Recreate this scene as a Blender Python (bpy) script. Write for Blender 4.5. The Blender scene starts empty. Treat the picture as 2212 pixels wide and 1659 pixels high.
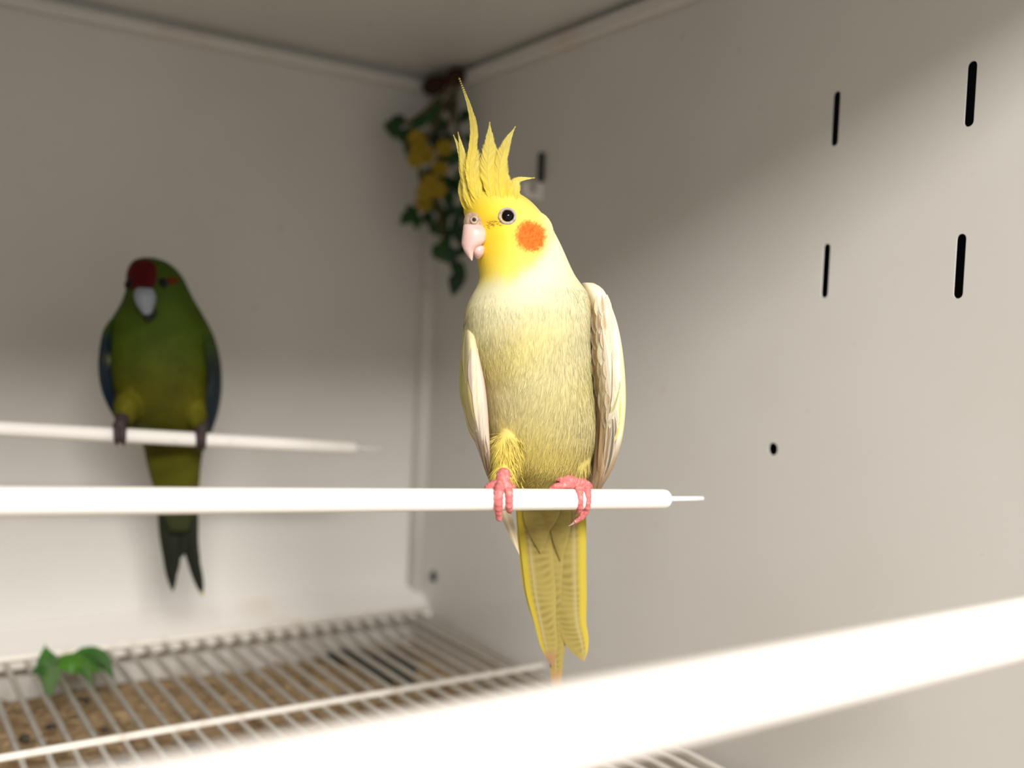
import bpy, bmesh, math, random
import numpy as np
from mathutils import Vector, Matrix
from mathutils.bvhtree import BVHTree

random.seed(7); np.random.seed(7)
scene = bpy.context.scene
COL = scene.collection

# ------------------------------------------------------------------ camera
W, H, F = 2212, 1659, 2150.0
CX, CY = W / 2, H / 2
CAM = np.array([-0.5493, -0.9931, 0.3095])
yaw, pitch, roll = (math.radians(a) for a in (33.945, -2.05, 2.696))
fw = np.array([math.sin(yaw) * math.cos(pitch), math.cos(yaw) * math.cos(pitch), math.sin(pitch)])
r0 = np.array([math.cos(yaw), -math.sin(yaw), 0.0]); u0 = np.cross(r0, fw)
rt = r0 * math.cos(roll) + u0 * math.sin(roll)
up = -r0 * math.sin(roll) + u0 * math.cos(roll)
hz = np.array([math.sin(yaw), math.cos(yaw), 0.0])          # horizontal viewing direction
ZU = np.array([0, 0, 1.0])

cam_d = bpy.data.cameras.new('camera'); cam = bpy.data.objects.new('camera', cam_d); COL.objects.link(cam)
m = Matrix.Identity(4)
for i in range(3):
    m[i][0], m[i][1], m[i][2], m[i][3] = rt[i], up[i], -fw[i], CAM[i]
cam.matrix_world = m
cam_d.sensor_fit = 'HORIZONTAL'; cam_d.sensor_width = 36; cam_d.lens = 36 * F / W
cam_d.clip_start = 0.01; cam_d.clip_end = 60
cam_d.dof.use_dof = True; cam_d.dof.focus_distance = 0.548; cam_d.dof.aperture_fstop = 3.4
scene.camera = cam

# ------------------------------------------------------------------ light
world = bpy.data.worlds.new('World'); scene.world = world; world.use_nodes = True
bg = world.node_tree.nodes['Background']
bg.inputs[0].default_value = (1.0, 0.96, 0.90, 1); bg.inputs[1].default_value = 0.75
def area(name, loc, aim, sx, sy, watt, color=(1, .97, .92)):
    l = bpy.data.lights.new(name, 'AREA'); l.shape = 'RECTANGLE'; l.size = sx; l.size_y = sy
    l.energy = watt; l.color = color
    o = bpy.data.objects.new(name, l); COL.objects.link(o); o.location = loc
    o.rotation_euler = (Vector(aim) - Vector(loc)).to_track_quat('-Z', 'Y').to_euler()
    return o
# the only lamp: the room's ceiling light, high up in front of the open cage, behind the camera
area('room_ceiling_lamp_offscreen', (-1.05, -3.10, 1.66), (-0.35, -0.45, 0.2), 1.20, 0.60, 135.0, (1, .96, .90))
vs = scene.view_settings
vs.view_transform = 'Standard'; vs.look = 'None'; vs.exposure = 0.0; vs.gamma = 1.0; vs.use_curve_mapping = False

# ------------------------------------------------------------------ helpers
def ray(x, y): return rt * (x - CX) / F - up * (y - CY) / F + fw
def PT(x, y, d): return CAM + ray(x, y) * d
def on(axis, val, x, y):
    v = ray(x, y); return CAM + v * (val - CAM[axis]) / v[axis]
def px(P):
    q = np.asarray(P) - CAM; d = q @ fw
    return CX + F * (q @ rt) / d, CY - F * (q @ up) / d, d
def lerp(a, b, t): return a + (b - a) * t
def sst(a, b, x):
    t = min(1, max(0, (x - a) / (b - a))); return t * t * (3 - 2 * t)
def srgb(r, g, b):
    f = lambda c: (c / 255) / 12.92 if c <= 10 else (((c / 255) + .055) / 1.055) ** 2.4
    return np.array([f(r), f(g), f(b)])
def unit(v): v = np.asarray(v, float); return v / (np.linalg.norm(v) + 1e-12)

def tag(o, label=None, cat=None, group=None, kind=None):
    if label: o['label'] = label
    if cat: o['category'] = cat
    if group: o['group'] = group
    if kind: o['kind'] = kind
    return o
def link(name, me, parent=None):
    o = bpy.data.objects.new(name, me); COL.objects.link(o)
    if parent is not None: attach(o, parent)
    return o
def attach(o, parent):
    o.parent = parent
    L = parent.location if parent.parent is None else Vector((0, 0, 0))
    o.matrix_parent_inverse = Matrix.Translation(-Vector(L))
def empty(name, loc):
    o = bpy.data.objects.new(name, None); COL.objects.link(o); o.location = Vector(loc); o.empty_display_size = .02
    return o
def mkmesh(name, verts, faces, mat, parent=None, cols=None, smooth=True):
    me = bpy.data.meshes.new(name)
    me.from_pydata([tuple(v) for v in verts], [], [tuple(f) for f in faces])
    if smooth: me.polygons.foreach_set('use_smooth', [True] * len(me.polygons))
    me.materials.append(mat)
    if cols is not None: setcol(me, cols)
    me.update()
    return link(name, me, parent)
def setcol(me, cols):
    a = me.color_attributes.new('Col', 'FLOAT_COLOR', 'POINT')
    c = np.ones((len(me.vertices), 4), np.float32); c[:, :3] = np.clip(np.asarray(cols), 0, 1)
    a.data.foreach_set('color', c.ravel())
def box(lo, hi):
    (a, b, c), (d, e, f) = lo, hi
    v = [(a,b,c),(d,b,c),(d,e,c),(a,e,c),(a,b,f),(d,b,f),(d,e,f),(a,e,f)]
    return v, [(3,2,1,0),(4,5,6,7),(0,1,5,4),(1,2,6,5),(2,3,7,6),(3,0,4,7)]
def bevbox(name, lo, hi, mat, parent=None, bev=.0015):
    bm = bmesh.new(); v, f = box(lo, hi)
    bv = [bm.verts.new(p) for p in v]
    for q in f: bm.faces.new([bv[i] for i in q])
    if bev: bmesh.ops.bevel(bm, geom=bm.edges[:], offset=bev, segments=2, affect='EDGES', profile=.6)
    me = bpy.data.meshes.new(name); bm.to_mesh(me); bm.free(); me.materials.append(mat)
    return link(name, me, parent)
def catmull(pts, n):
    pts = [np.asarray(p, float) for p in pts]
    if len(pts) == 2: return [lerp(pts[0], pts[1], i / (n - 1)) for i in range(n)]
    P = [2 * pts[0] - pts[1]] + pts + [2 * pts[-1] - pts[-2]]
    out = []; m_ = len(pts) - 1
    for i in range(n):
        s = i / (n - 1) * m_; k = min(int(s), m_ - 1); t = s - k
        a, b, c, d = P[k:k + 4]
        out.append(.5 * (2 * b + (c - a) * t + (2 * a - 5 * b + 4 * c - d) * t * t + (3 * b - a - 3 * c + d) * t ** 3))
    return out
def tube(pts, radii, seg=12, cap=True, hint=None):
    """verts, faces of a round tube along a list of points"""
    V, Fc = [], []; n = len(pts)
    h = np.array(hint if hint is not None else (0.31, .22, .92))
    for i, p in enumerate(pts):
        t = unit(pts[min(i + 1, n - 1)] - pts[max(i - 1, 0)])
        a = unit(np.cross(t, h)); b = np.cross(t, a)
        for k in range(seg):
            th = 2 * math.pi * k / seg
            V.append(p + (a * math.cos(th) + b * math.sin(th)) * radii[i])
    for i in range(n - 1):
        for k in range(seg):
            k2 = (k + 1) % seg
            Fc.append((i * seg + k, i * seg + k2, (i + 1) * seg + k2, (i + 1) * seg + k))
    if cap:
        Fc.append(tuple(range(seg))[::-1]); Fc.append(tuple((n - 1) * seg + k for k in range(seg)))
    return V, Fc
class MB:
    def __init__(s): s.V, s.F, s.C = [], [], []
    def add(s, V, Fc, col=None):
        o = len(s.V); s.V += list(V); s.F += [tuple(i + o for i in f) for f in Fc]
        if col is not None: s.C += list(col) if len(np.shape(col)) == 2 else [col] * len(V)
    def build(s, name, mat, parent=None, smooth=True):
        return mkmesh(name, s.V, s.F, mat, parent, s.C if s.C else None, smooth)

# ------------------------------------------------------------------ materials
MATS = {}
def newmat(name, base=(.8, .8, .8), rough=.5, spec=.5, metal=0, attr=False, noise=None, bump=None, sss=0, coat=0, trans=0):
    mt = bpy.data.materials.new(name); mt.use_nodes = True
    nt = mt.node_tree; N = nt.nodes; b = N['Principled BSDF']
    b.inputs['Base Color'].default_value = (*base[:3], 1)
    b.inputs['Roughness'].default_value = rough; b.inputs['Metallic'].default_value = metal
    b.inputs['Specular IOR Level'].default_value = spec
    if coat: b.inputs['Coat Weight'].default_value = coat; b.inputs['Coat Roughness'].default_value = .05
    if sss:
        b.inputs['Subsurface Weight'].default_value = sss; b.inputs['Subsurface Scale'].default_value = .003
        b.inputs['Subsurface Radius'].default_value = (1, .4, .3)
    src = None
    if attr:
        a = N.new('ShaderNodeVertexColor'); a.layer_name = 'Col'; src = a.outputs['Color']
    tc = N.new('ShaderNodeTexCoord')
    if noise:                                           # (scale, colour2, low, high)
        sc, c2, lo, hi = noise
        n = N.new('ShaderNodeTexNoise'); n.inputs['Scale'].default_value = sc; n.inputs['Detail'].default_value = 5
        nt.links.new(tc.outputs['Object'], n.inputs['Vector'])
        rp = N.new('ShaderNodeMapRange'); rp.inputs[1].default_value = lo; rp.inputs[2].default_value = hi
        nt.links.new(n.outputs['Fac'], rp.inputs[0])
        mx = N.new('ShaderNodeMix'); mx.data_type = 'RGBA'
        nt.links.new(rp.outputs[0], mx.inputs[0])
        if src: nt.links.new(src, mx.inputs[6])
        else: mx.inputs[6].default_value = (*base[:3], 1)
        mx.inputs[7].default_value = (*c2[:3], 1)
        src = mx.outputs[2]
    if src: nt.links.new(src, b.inputs['Base Color'])
    if bump:
        sc, st, dist = bump
        n2 = N.new('ShaderNodeTexNoise'); n2.inputs['Scale'].default_value = sc; n2.inputs['Detail'].default_value = 3
        nt.links.new(tc.outputs['Object'], n2.inputs['Vector'])
        bp = N.new('ShaderNodeBump'); bp.inputs['Strength'].default_value = st; bp.inputs['Distance'].default_value = dist
        nt.links.new(n2.outputs['Fac'], bp.inputs['Height']); nt.links.new(bp.outputs['Normal'], b.inputs['Normal'])
    if trans:
        tr = N.new('ShaderNodeBsdfTranslucent'); ms = N.new('ShaderNodeMixShader'); ms.inputs[0].default_value = trans
        if src: nt.links.new(src, tr.inputs['Color'])
        else: tr.inputs['Color'].default_value = (*base[:3], 1)
        nt.links.new(b.outputs[0], ms.inputs[1]); nt.links.new(tr.outputs[0], ms.inputs[2])
        nt.links.new(ms.outputs[0], N['Material Output'].inputs['Surface'])
    MATS[name] = mt
    return mt

def wallmat(name, base, dirt):
    """white enamelled sheet metal: broad grime clouds and small specks"""
    mt = newmat(name, base, .42, .35, noise=(3.2, dirt, .46, .86), bump=(60, .05, .0006))
    nt = mt.node_tree; N = nt.nodes; b = N['Principled BSDF']
    src = b.inputs['Base Color'].links[0].from_socket
    tc = next(n for n in N if n.type == 'TEX_COORD')
    v = N.new('ShaderNodeTexNoise'); v.inputs['Scale'].default_value = 42; v.inputs['Detail'].default_value = 2
    nt.links.new(tc.outputs['Object'], v.inputs['Vector'])
    rp = N.new('ShaderNodeMapRange'); rp.inputs[1].default_value = .72; rp.inputs[2].default_value = .80; rp.inputs[4].default_value = .55
    nt.links.new(v.outputs['Fac'], rp.inputs[0])
    mx = N.new('ShaderNodeMix'); mx.data_type = 'RGBA'; nt.links.new(rp.outputs[0], mx.inputs[0])
    nt.links.new(src, mx.inputs[6]); mx.inputs[7].default_value = (.42, .37, .30, 1)
    nt.links.new(mx.outputs[2], b.inputs['Base Color'])
    return mt
M_wall = wallmat('enamel_wall', (.66, .65, .625), (.57, .55, .515))
M_ceil = wallmat('enamel_ceiling', (.66, .65, .625), (.57, .55, .515))
M_trim = newmat('enamel_trim', (.66, .64, .61), .45, .35, noise=(14, (.62, .55, .46), .58, .8))
M_dark = newmat('cavity_board', (.05, .05, .055), .8, .2)
M_wire = newmat('coated_wire', (.80, .76, .70), .4, .4, noise=(60, (.62, .56, .48), .5, .75))
M_perch = newmat('perch_plastic', (.88, .86, .83), .38, .45, noise=(90, (.80, .76, .70), .62, .8))
M_rail = newmat('rail_plastic', (.86, .82, .78), .4, .4)
M_pin = newmat('pin_metal', (.70, .70, .71), .35, .5)
M_tray = newmat('tray_metal', (.62, .61, .58), .5, .3, noise=(18, (.45, .42, .37), .5, .75))
M_litter = newmat('litter', (.50, .36, .21), .9, .1, noise=(35, (.36, .25, .14), .4, .7), bump=(120, .6, .002))
M_flake = newmat('litter_flake', attr=True, rough=.9, spec=.1)
M_drop = newmat('dropping', (.045, .04, .035), .8, .2, noise=(200, (.25, .23, .2), .6, .75))
M_bolt = newmat('bolt_metal', (.05, .05, .05), .5, .5, .4)
M_plume = newmat('plumage', attr=True, rough=.72, spec=.18, bump=(420, .12, .0006))
M_feather = newmat('feather', attr=True, rough=.6, spec=.25, trans=.18)
M_beak = newmat('beak_horn', (.72, .50, .46), .32, .5, noise=(160, (.62, .40, .38), .45, .7), bump=(300, .06, .0004), sss=.15)
M_cere = newmat('cere_skin', (.50, .36, .24), .5, .4, noise=(500, (.33, .22, .19), .45, .65), bump=(700, .3, .0004))
M_skin = newmat('foot_skin', (.60, .165, .165), .5, .35, noise=(420, (.70, .33, .31), .5, .70), bump=(900, .35, .0005), sss=.12)
M_claw = newmat('claw_horn', (.60, .42, .40), .4, .4)
M_eye = newmat('eye_black', (.003, .002, .003), .04, .22)
M_lid = newmat('eyelid_skin', (.44, .36, .37), .55, .3, noise=(600, (.30, .25, .27), .52, .66), bump=(900, .4, .0004))
M_nos = newmat('nostril', (.035, .02, .02), .8, .2)
M_kbeak = newmat('grey_beak', (.25, .28, .33), .35, .4)
M_kblack = newmat('black_beak_tip', (.01, .01, .012), .4, .4)
M_kfoot = newmat('dark_foot_skin', (.045, .03, .032), .6, .3)
M_leaf = newmat('fresh_leaf', attr=True, rough=.45, spec=.4, trans=.25)
M_petal = newmat('petal', (.36, .25, .02), .6, .2, trans=.3)
M_stem = newmat('plant_stem', (.10, .075, .04), .7, .2)

# ------------------------------------------------------------------ the cage shell
XL, YF, ZC = -0.82, -0.88, 0.606
ZR, ZT = 0.013, -0.030                                  # wire rack and litter levels
# right wall: a sheet with real slots and a round hole punched through
def stadium(cy, cz, w, h, n=10):
    r = w / 2; pts = []
    for k in range(n + 1):
        a = math.pi * k / n; pts.append((cy + r * math.cos(a), cz + h / 2 - r + r * math.sin(a)))
    for k in range(n + 1):
        a = math.pi + math.pi * k / n; pts.append((cy + r * math.cos(a), cz - h / 2 + r + r * math.sin(a)))
    return pts
holes = [stadium(-.647, .4722, .0062, .0385), stadium(-.647, .3707, .0062, .0385),
         stadium(-.5505, .4735, .0056, .0365), stadium(-.5495, .3717, .0056, .0365),
         stadium(-.2104, .4795, .0065, .034), stadium(-.5126, .2468, .0082, .0090, 10)]
cu = bpy.data.curves.new('punched', 'CURVE'); cu.dimensions = '2D'; cu.fill_mode = 'BOTH'; cu.extrude = .0004
def spl(pts):
    s = cu.splines.new('POLY'); s.points.add(len(pts) - 1); s.use_cyclic_u = True
    for p, q in zip(s.points, pts): p.co = (q[0], q[1], 0, 1)
spl([(YF, -.06), (.03, -.06), (.03, .64), (YF, .64)])
for h_ in holes: spl(h_)
tmp = bpy.data.objects.new('tmp', cu); COL.objects.link(tmp)
dg = bpy.context.evaluated_depsgraph_get(); dg.update()
me = bpy.data.meshes.new_from_object(tmp.evaluated_get(dg)); bpy.data.objects.remove(tmp); me.name = 'wall_right'
me.transform(Matrix(((0, 0, 1, .0004), (1, 0, 0, 0), (0, 1, 0, 0), (0, 0, 0, 1))))
me.materials.clear(); me.materials.append(M_wall)
tag(link('wall_right', me), kind='structure')
tag(bevbox('wall_outer', (.028, YF, -.06), (.034, .03, .64), M_dark, bev=0), kind='structure')
tag(bevbox('wall_back', (XL - .02, 0, -.06), (.0, .02, .64), M_wall, bev=0), kind='structure')
tag(bevbox('wall_left', (XL - .02, YF, -.06), (XL, .0, .64), M_wall, bev=0), kind='structure')
tag(bevbox('ceiling', (XL, YF, ZC), (.0, .0, ZC + .02), M_ceil, bev=0), kind='structure')
tag(bevbox('floor', (XL, YF, -.06), (.0, .0, -.045), M_tray, bev=0), kind='structure')
# front frame: header, jamb and sill of the open front
tag(bevbox('trim_1', (XL - .02, YF - .02, ZC - .012), (.04, YF, .66), M_trim, bev=.002), kind='structure')
tag(bevbox('trim_2', (.0, YF - .02, -.06), (.04, YF, ZC - .012), M_trim, bev=.002), kind='structure')
tag(bevbox('trim_3', (XL - .02, YF - .02, -.06), (.0, YF, -.02), M_trim, bev=.002), kind='structure')
# folded flanges along the ceiling, corner bead, sloping ledge above the rack
tag(bevbox('trim_4', (-.012, YF, .5865), (.0, -.012, .599), M_trim, bev=.0025), kind='structure')
tag(bevbox('trim_5', (XL, -.012, .588), (.0, .0, .599), M_trim, bev=.0025), kind='structure')
V, Fc = tube([np.array([-.002, -.004, ZR]), np.array([-.002, -.004, .5875])], [.0105, .0105], 28)
o = mkmesh('trim_6', V, Fc, M_wall); tag(o, kind='structure')
lv = [(XL, 0, .0365), (XL, -.004, .0365), (XL, -.006, .034), (XL, -.036, .014), (XL, -.036, .006), (XL, 0, .006)]
lv2 = [(-.0, y, z) for _, y, z in lv]; n = len(lv)
fc = [(i, (i + 1) % n, n + (i + 1) % n, n + i) for i in range(n)] + [tuple(range(n))[::-1], tuple(range(n, 2 * n))]
o = mkmesh('trim_7', lv + lv2, fc, M_trim, smooth=False); tag(o, kind='structure')

# ------------------------------------------------------------------ bolt, hook
def bolt(P, nrm, rad, mat, label, name):
    nrm = unit(nrm); P = np.array(P)
    e = empty(name, P)
    pr = [(0.0, rad * 1.5), (.0008, rad * 1.5), (.0009, rad * 1.05), (.0022, rad), (.0032, rad * .75), (.0036, rad * .3)]
    V, Fc = tube([P + nrm * a for a, _ in pr[:2]], [b for _, b in pr[:2]], 20); mkmesh('washer', V, Fc, mat, e)
    V, Fc = tube([P + nrm * a for a, _ in pr[1:]], [b for _, b in pr[1:]], 20); mkmesh('bolt_head', V, Fc, mat, e)
    tag(e, label, 'bolt'); return e
b0 = on(0, -.0015, 935, 1245)
bolt((-.0005, min(b0[1], -.019), b0[2]), (-1, 0, 0), .0042, M_bolt, 'dark metal bolt low in the back corner of the cage', 'bolt')
hk = empty('wall_hook', (0, -.215, .462)); tag(hk, 'small white plastic hook in the wall slot beside the hanging plant', 'hook')
bevbox('hook_plate', (-.004, -.2145, .452), (.0, -.2055, .468), M_perch, hk, .001)
V, Fc = tube(catmull([(-.003, -.21, .456), (-.013, -.211, .455), (-.018, -.2115, .459), (-.018, -.212, .466)], 14), [.003] * 14, 10)
mkmesh('hook_arm', V, Fc, M_perch, hk)
bevbox('hook_clip', (-.007, -.216, .470), (.0, -.2125, .496), M_bolt, hk, .001)

# ------------------------------------------------------------------ perches
def perch(A, B, rad, pin_end, label, group, mat, pinlen=True):
    A, B = np.array(A), np.array(B); t = unit(B - A); L = np.linalg.norm(B - A)
    e = empty('perch', A)
    prof = [(0, 1), (.002, 1), (L - .004, 1), (L - .0018, .95), (L - .0006, .78), (L, .45)]
    n = 40
    ss = [0, .002] + list(np.linspace(.02, L - .02, n)) + [L - .004, L - .0018, L - .0006, L]
    rr = [rad] * (2 + n) + [rad, rad * .95, rad * .8, rad * .4]
    V, Fc = tube([A + t * s for s in ss], rr, 32); mkmesh('rod', V, Fc, mat, e)
    if pin_end is not None:
        C_ = np.array(pin_end)
        pp = [B - t * .003, B + (C_ - B) * .5, C_ - t * .0008, C_]
        V, Fc = tube(pp, [.0017, .0017, .0017, .0009], 14); mkmesh('pin', V, Fc, M_pin, e)
    V, Fc = tube([A, A + t * .004, A + t * .005, A + t * .011, A + t * .0125], [rad * 1.9, rad * 1.9, rad * 1.3, rad * 1.3, rad], 28)
    mkmesh('socket', V, Fc, mat, e)
    return tag(e, label, 'perch', group)
def ext(P, Q, X): return P + (Q - P) * (X - P[0]) / (Q[0] - P[0])
G = 'perches across the cage'
p1a, p1b = on(1, -.558, 0, 1083), on(1, -.558, 1442, 1078)
P1 = (ext(p1a, p1b, XL), p1b)
perch(P1[0], P1[1], .00585, on(1, -.558, 1519, 1077), 'white round perch that the yellow crested bird grips', G, M_perch)
p2a, p2b = on(1, -.19, 0, 926), on(1, -.19, 768, 968)
perch(ext(p2a, p2b, XL), p2b, .0058, on(1, -.19, 826, 971), 'white round perch under the dark green parrot', G, M_perch)
p3a, p3b = on(1, -.768, 2212, 1356), on(1, -.768, 1400, 1534)
perch(ext(p3a, p3b, XL), ext(p3a, p3b, -.10),   .0131, None, 'thick white perch rail across the open front of the cage', G, M_rail)

# ------------------------------------------------------------------ wire rack
rack = empty('wire_rack', (XL / 2, YF / 2, ZR)); tag(rack, 'white coated wire rack forming the see-through cage floor', 'rack')
c1 = on(2, ZR, 45, 1642); c2 = on(2, ZR, 400 + 930 / 4.424, 1380 + 720 / 4.424)
step = (c2[0] - c1[0]) / 11; YCW = (c1[1] + c2[1]) / 2
V, Fc = tube([np.array([0, YF + .004, 0]), np.array([0, -.034, 0])], [.0025] * 2, 10)
wm = None; k0 = int(math.floor((XL + .01 - c1[0]) / step)) + 1
k = k0
while c1[0] + k * step < -.006:
    if wm is None:
        o = mkmesh('wire', V, Fc, M_wire); wm = o.data
    else: o = link('wire', wm)
    o.location = (c1[0] + k * step, 0, ZR); attach(o, rack); k += 1
V, Fc = tube([np.array([XL + .003, 0, 0]), np.array([-.004, 0, 0])], [.003] * 2, 12); cm = None
for y in (-.0365, YCW, YCW - .33, YF + .006):
    if cm is None: o = mkmesh('cross_wire', V, Fc, M_wire); cm = o.data
    else: o = link('cross_wire', cm)
    o.location = (0, y, ZR + .0035); attach(o, rack)

# ------------------------------------------------------------------ litter tray
tr = empty('litter_tray', (XL / 2, YF / 2, -.045)); tag(tr, 'shallow grey metal litter tray below the wire rack', 'tray')
bevbox('tray_base', (XL + .006, YF + .006, -.045), (-.006, -.008, -.042), M_tray, tr, .0005)
for lo, hi in (((XL + .006, -.012, -.0425), (-.006, -.008, .004)), ((XL + .006, YF + .006, -.0425), (-.006, YF + .01, -.004)),
               ((-.01, YF + .01, -.0425), (-.006, -.012, .004)), ((XL + .006, YF + .01, -.0425), (XL + .01, -.012, .004))):
    bevbox('tray_side', lo, hi, M_tray, tr, .0008)
gx, gy = 60, 60; V = []; Fc = []
for j in range(gy + 1):
    for i in range(gx + 1):
        x = lerp(XL + .01, -.01, i / gx); y = lerp(YF + .01, -.012, j / gy)
        V.append((x, y, ZT + .003 * math.sin(23 * x + 3) * math.cos(19 * y) + random.uniform(-.0008, .0008)))
for j in range(gy):
    for i in range(gx):
        a = j * (gx + 1) + i; Fc.append((a, a + 1, a + gx + 2, a + gx + 1))
nv = len(V); per = [i for i in range(gx + 1)] + [(j + 1) * (gx + 1) - 1 for j in range(1, gy + 1)] + \
    [gy * (gx + 1) + i for i in range(gx - 1, -1, -1)] + [j * (gx + 1) for j in range(gy - 1, 0, -1)]
for q in per: V.append((V[q][0], V[q][1], -.0425))
for i in range(len(per)):
    j = (i + 1) % len(per); Fc.append((per[j], per[i], nv + i, nv + j))
o = litter_bed = mkmesh('litter_bed', V, Fc, M_litter); tag(o, 'brown shredded litter filling the tray under the wires', 'litter', kind='stuff')
mb = MB()
for i in range(2600):
    P = np.array([random.uniform(-.6, -.02), random.uniform(-.55, -.02), ZT + .0035 + random.uniform(0, .002)])
    a = random.uniform(0, 6.28); d = np.array([math.cos(a), math.sin(a), random.uniform(-.3, .3)]); s = np.array([-math.sin(a), math.cos(a), random.uniform(-.3, .3)])
    l, w = random.uniform(.003, .009), random.uniform(.0012, .003); g = random.uniform(.6, 1.25)
    mb.add([P - d * l - s * w, P + d * l - s * w * .7, P + d * l * .9 + s * w, P - d * l * .8 + s * w], [(0, 1, 2, 3)], np.array([.50, .36, .215]) * g)
o = mb.build('litter_flakes', M_flake, litter_bed, False); o['kind'] = 'stuff'
lab = ['dark dropping on the litter under the back left wires', 'dark dropping lying by the green leaf sprig', 'dark dropping just below the green leaf tip',
       'dark dropping on the litter by the cross wire', 'largest dark dropping in front of the cross wire', 'small dark dropping near the front rail']
for (x, y), s, l in zip([(54, 1598), (111, 1573), (181, 1516), (228, 1580), (416, 1624), (269, 1650)], [.0055, .0045, .006, .004, .007, .005], lab):
    P = on(2, ZT + .003, x, y); bm = bmesh.new(); bmesh.ops.create_icosphere(bm, subdivisions=2, radius=s)
    for v in bm.verts:
        v.co = v.co * random.uniform(.75, 1.2); v.co.z *= .6; v.co += Vector(P) + Vector((0, 0, .001))
    me = bpy.data.meshes.new('dropping'); bm.to_mesh(me); bm.free(); me.materials.append(M_drop)
    for p in me.polygons: p.use_smooth = True
    tag(link('dropping', me), l, 'dropping', 'droppings on the litter')

# ------------------------------------------------------------------ blades: leaves and feathers
def blade(pts, wid, nrm, cf, n=16, nc=3, fold=.12, twist=None):
    """thin bent blade. wid(v) half width in metres, cf(u,v) colour, u across -1..1, v along 0..1"""
    C_ = catmull(pts, n); V, Fc, K = [], [], []
    for i, p in enumerate(C_):
        v = i / (n - 1); t = unit(C_[min(i + 1, n - 1)] - C_[max(i - 1, 0)])
        nn = nrm[i * (len(nrm) - 1) // (n - 1)] if isinstance(nrm, list) else nrm
        s = unit(np.cross(t, nn)); q = np.cross(s, t); w = wid(v)
        for j in range(-nc, nc + 1):
            u = j / nc
            V.append(p + s * w * u - q * fold * w * u * u); K.append(cf(u, v))
    m_ = 2 * nc + 1
    for i in range(n - 1):
        for j in range(m_ - 1):
            a = i * m_ + j; Fc.append((a, a + 1, a + m_ + 1, a + m_))
    return V, Fc, K
def leafw(w, a=.35): return lambda v: w * (math.sin(math.pi * min(1, v ** a * 1.0)) ** .8 * .98 + .02) if v < 1 else w * .02
def leafw2(w, peak=.4, sharp=.9):
    return lambda v: w * max(.03, (math.sin(math.pi / 2 * v / peak) if v < peak else max(0, math.cos(math.pi / 2 * (v - peak) / (1 - peak))) ** sharp))

# fresh green sprig on the rack
sp = empty('leafy_sprig', on(2, ZR + .004, 110, 1470)); tag(sp, 'fresh green leafy sprig lying on the wire rack by the ledge', 'leaf')
GR = [np.array([.045, .16, .018]), np.array([.07, .20, .02]), np.array([.03, .115, .015])]
def leaf3(name, pp, w, g, parent, peak=.45, nrm=None):
    P = [on(1, yy, x, y) for x, y, yy in pp]
    P = [q if q[2] > ZR + .0065 else on(2, ZR + .0065, *p[:2]) for p, q in zip(pp, P)]
    nn = unit(-hz + .7 * ZU) if nrm is None else nrm
    base = GR[g % 3]
    V, Fc, K = blade(P, leafw2(w, peak, 1.5), nn, lambda u, v: base * (1.25 if abs(u) < .2 else 1) * (1 + .1 * math.sin(v * 40)), 16, 3, .25)
    return mkmesh(name, V, Fc, M_leaf, parent, K)
for i, (pp, w, g) in enumerate([
    ([(100, 1455, -.075), (98, 1428, -.06), (97, 1392, -.05)], .0100, 0),
    ([(98, 1430, -.07), (104, 1465, -.09), (110, 1508, -.14)], .0098, 1),
    ([(104, 1446, -.08), (86, 1448, -.085), (64, 1458, -.09)], .0055, 2),
    ([(104, 1448, -.075), (140, 1428, -.068), (178, 1440, -.075), (204, 1486, -.11)], .0078, 1),
    ([(130, 1440, -.07), (180, 1414, -.058), (222, 1428, -.06), (250, 1474, -.09)], .0085, 0),
    ([(120, 1442, -.07), (165, 1436, -.07), (225, 1452, -.078)], .0078, 1),
    ([(150, 1430, -.066), (190, 1422, -.062), (232, 1440, -.07)], .006, 2)]):
    leaf3('leaf', pp, w, g, sp)
V, Fc = tube(catmull([on(1, -.075, 112, 1460), on(1, -.07, 135, 1440), on(1, -.065, 160, 1434)], 10), [.0016] * 10, 8); mkmesh('stalk', V, Fc, M_stem, sp)
# dark withered leaves down on the litter
wl = empty('withered_leaves', on(2, ZT + .004, 810, 1440)); tag(wl, 'withered dark grey green leaves on the litter near the back corner', 'leaf')
DK = np.array([.045, .052, .044])
for a, b, w in [((715, 1405), (800, 1435), .016), ((790, 1410), (885, 1480), .02), ((760, 1430), (850, 1440), .018), ((690, 1425), (745, 1425), .01), ((830, 1405), (900, 1450), .012)]:
    A, B = on(2, ZT + .006, *a), on(2, ZT + .006, *b); mid = (A + B) / 2 + ZU * .008
    V, Fc, K = blade([A, mid, B], leafw2(w * 1.35, .5), ZU, lambda u, v: DK * random.uniform(.7, 1.3), 12, 3, .3)
    mkmesh('leaf', V, Fc, M_leaf, wl, K)

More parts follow.
